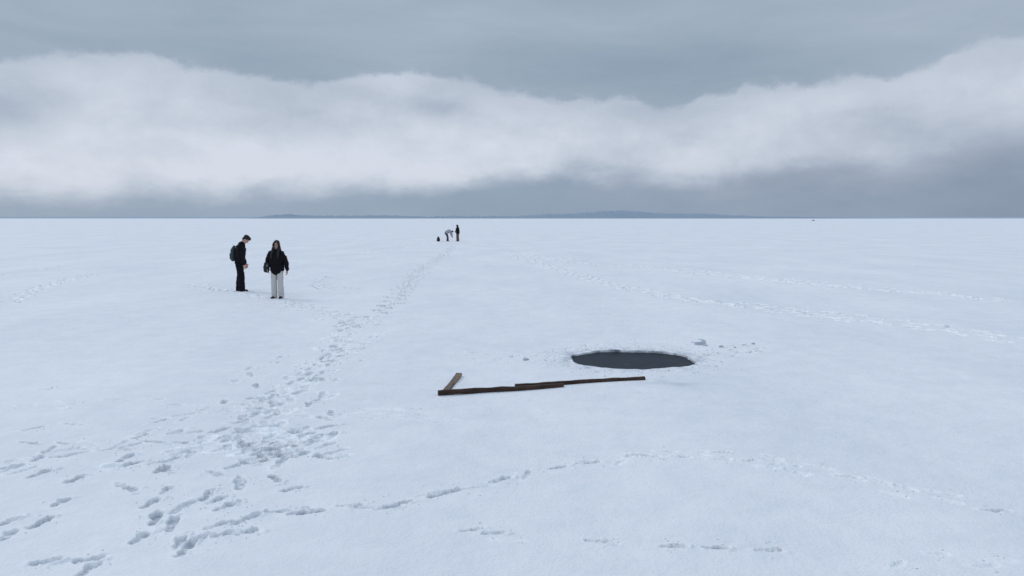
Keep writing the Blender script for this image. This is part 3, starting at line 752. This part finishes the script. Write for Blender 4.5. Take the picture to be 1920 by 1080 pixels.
def curve(pts):
    n = N.new('ShaderNodeFloatCurve'); L.new(u, n.inputs[1]); c = n.mapping.curves[0]
    q = []
    for (px, py) in pts:
        a, e = azel(px, py); q.append(((a/(2*AZR)+.5), e/ELR))
    c.points[0].location = (0, q[0][1]); c.points[1].location = (1, q[-1][1])
    for (x, y) in q: c.points.new(x, y)
    n.mapping.update()
    return Mt('MULTIPLY', n.outputs[0], ELR)
def noise(scale, det, rough, sx=1, sy=1, sz=2.2, off=0., dist=0.):
    mp = N.new('ShaderNodeMapping'); mp.inputs['Scale'].default_value = (sx, sy, sz); mp.inputs['Location'].default_value = (off, off*.7, 0)
    L.new(tc.outputs['Generated'], mp.inputs[0])
    n = N.new('ShaderNodeTexNoise'); n.inputs['Scale'].default_value = scale; n.inputs['Detail'].default_value = det; n.inputs['Roughness'].default_value = rough; n.inputs['Distortion'].default_value = dist
    L.new(mp.outputs[0], n.inputs['Vector']); return Mt('SUBTRACT', n.outputs['Fac'], .5)
def gblob(px, py, sx, sy, amp):
    a, e = azel(px, py)
    dx = Mt('MULTIPLY', Mt('SUBTRACT', az, a), F/sx); dy = Mt('MULTIPLY', Mt('SUBTRACT', el, e), F/sy)
    r2 = Mt('ADD', Mt('MULTIPLY', dx, dx), Mt('MULTIPLY', dy, dy))
    return Mt('MULTIPLY', Mt('EXPONENT', Mt('MULTIPLY', r2, -1.)), amp)
top = curve([(0, 118), (90, 105), (200, 98), (330, 112), (430, 135), (600, 158), (680, 138), (760, 130), (860, 150), (960, 168), (1080, 183), (1180, 190), (1260, 206), (1340, 182), (1440, 162), (1560, 152), (1680, 146), (1740, 122), (1800, 92), (1919, 70)])
bot = curve([(0, 362), (200, 366), (350, 360), (500, 354), (700, 354), (850, 346), (1000, 338), (1120, 332), (1250, 340), (1330, 338), (1450, 318), (1600, 306), (1750, 288), (1919, 262)])
n2 = noise(10, 9, .58, sz=1.6, off=3, dist=.3); n3 = noise(6, 7, .55, sz=3, off=9); n4 = noise(2.5, 5, .5, sz=3.5, off=5); n5 = noise(26, 8, .62, sz=1.4, off=1)
n6 = noise(5, 8, .62, sz=5, off=13, dist=.4)
elt = Mt('ADD', el, Mt('ADD', Mt('MULTIPLY', n2, .05), Mt('MULTIPLY', n5, .034)))
elb = Mt('ADD', el, Mt('ADD', Mt('MULTIPLY', n3, .05), Mt('MULTIPLY', n2, .04)))
dt = Mt('SUBTRACT', elt, top); db = Mt('SUBTRACT', elb, bot)
m_top = Mt('ADD', Mt('MULTIPLY', smooth(dt, -.008, .005, 1, 0), .74), Mt('MULTIPLY', smooth(dt, -.035, .02, 1, 0), .26))
lr = smooth(u, .45, .95)
mb1 = smooth(db, -.018, .024, 0, 1); mb2 = smooth(db, -.055, .075, 0, 1)
m_bot = Mt('ADD', Mt('MULTIPLY', mb1, Mt('SUBTRACT', 1., lr)), Mt('MULTIPLY', mb2, lr))
d2 = Mt('SUBTRACT', el, top)
body = smooth(d2, -.09, -.01, 1, .0)
br = Mt('MULTIPLY_ADD', body, .32, .54)
for b_ in [gblob(20, 205, 60, 35, -.55), gblob(830, 205, 70, 20, -.35), gblob(1235, 205, 60, 18, -.2), gblob(650, 310, 200, 40, .2), gblob(150, 300, 180, 35, .12), gblob(200, 140, 200, 30, .12),
           gblob(1300, 305, 80, 30, .22), gblob(480, 230, 180, 22, -.18), gblob(230, 235, 150, 15, -.12), gblob(1050, 250, 160, 30, .05), gblob(1750, 160, 220, 40, .12), gblob(1500, 190, 200, 30, .12), gblob(740, 150, 80, 18, .12), gblob(1700, 260, 220, 30, -.15)]:
    br = Mt('ADD', br, b_)
br = Mt('ADD', br, Mt('ADD', Mt('MULTIPLY', n2, .85), Mt('MULTIPLY', n3, .6)))
br = Mt('ADD', br, Mt('MULTIPLY', n5, .35), None, True)
cloud = mixc(br, lin(158, 172, 190), lin(213, 220, 233))
us = Mt('ADD', Mt('MULTIPLY_ADD', n4, .8, .42), Mt('MULTIPLY', n6, .8))
us = Mt('ADD', us, gblob(500, 120, 260, 50, -.2)); us = Mt('ADD', us, gblob(900, 40, 500, 40, .2)); us = Mt('ADD', us, gblob(1200, 130, 300, 40, -.25)); us = Mt('ADD', us, gblob(1850, 20, 200, 40, .2), None, True)
upper = mixc(us, lin(144, 162, 180), lin(176, 189, 204))
low = mixc(smooth(u, .25, .95), lin(144, 163, 184), lin(132, 146, 168))
low = mixc(Mt('MULTIPLY_ADD', n3, .8, .25, True), low, lin(166, 181, 200))
sky = mixc(m_bot, low, cloud)
sky = mixc(m_top, upper, sky)
st = N.new('ShaderNodeTexSky'); st.sky_type = 'NISHITA'; st.sun_disc = False; st.sun_elevation = R(38); st.sun_rotation = R(302)
stc = mixc(1., st.outputs[0], (.08, .08, .08, 1), 'MULTIPLY')
sky = mixc(.04, sky, stc)
zb = smooth(el, .33, 1.2, 1., 2.1)
cmb = N.new('ShaderNodeCombineXYZ'); [L.new(zb, cmb.inputs[i]) for i in range(3)]
sky = mixc(1., sky, cmb.outputs[0], 'MULTIPLY')
L.new(sky, bgn.inputs[0]); bgn.inputs[1].default_value = 1.0

# ------------------------------------------------------------ sun
sd = bpy.data.lights.new('sun', 'SUN'); sd.energy = .9; sd.angle = R(24); sd.color = (1, .95, .915)
so = bpy.data.objects.new('sun', sd); COL.objects.link(so)
ts = Vector((-.8*math.cos(R(38)), .5*math.cos(R(38)), math.sin(R(38)))); so.rotation_euler = (ts).to_track_quat('Z', 'Y').to_euler(); so.location = (-20, 10, 30)
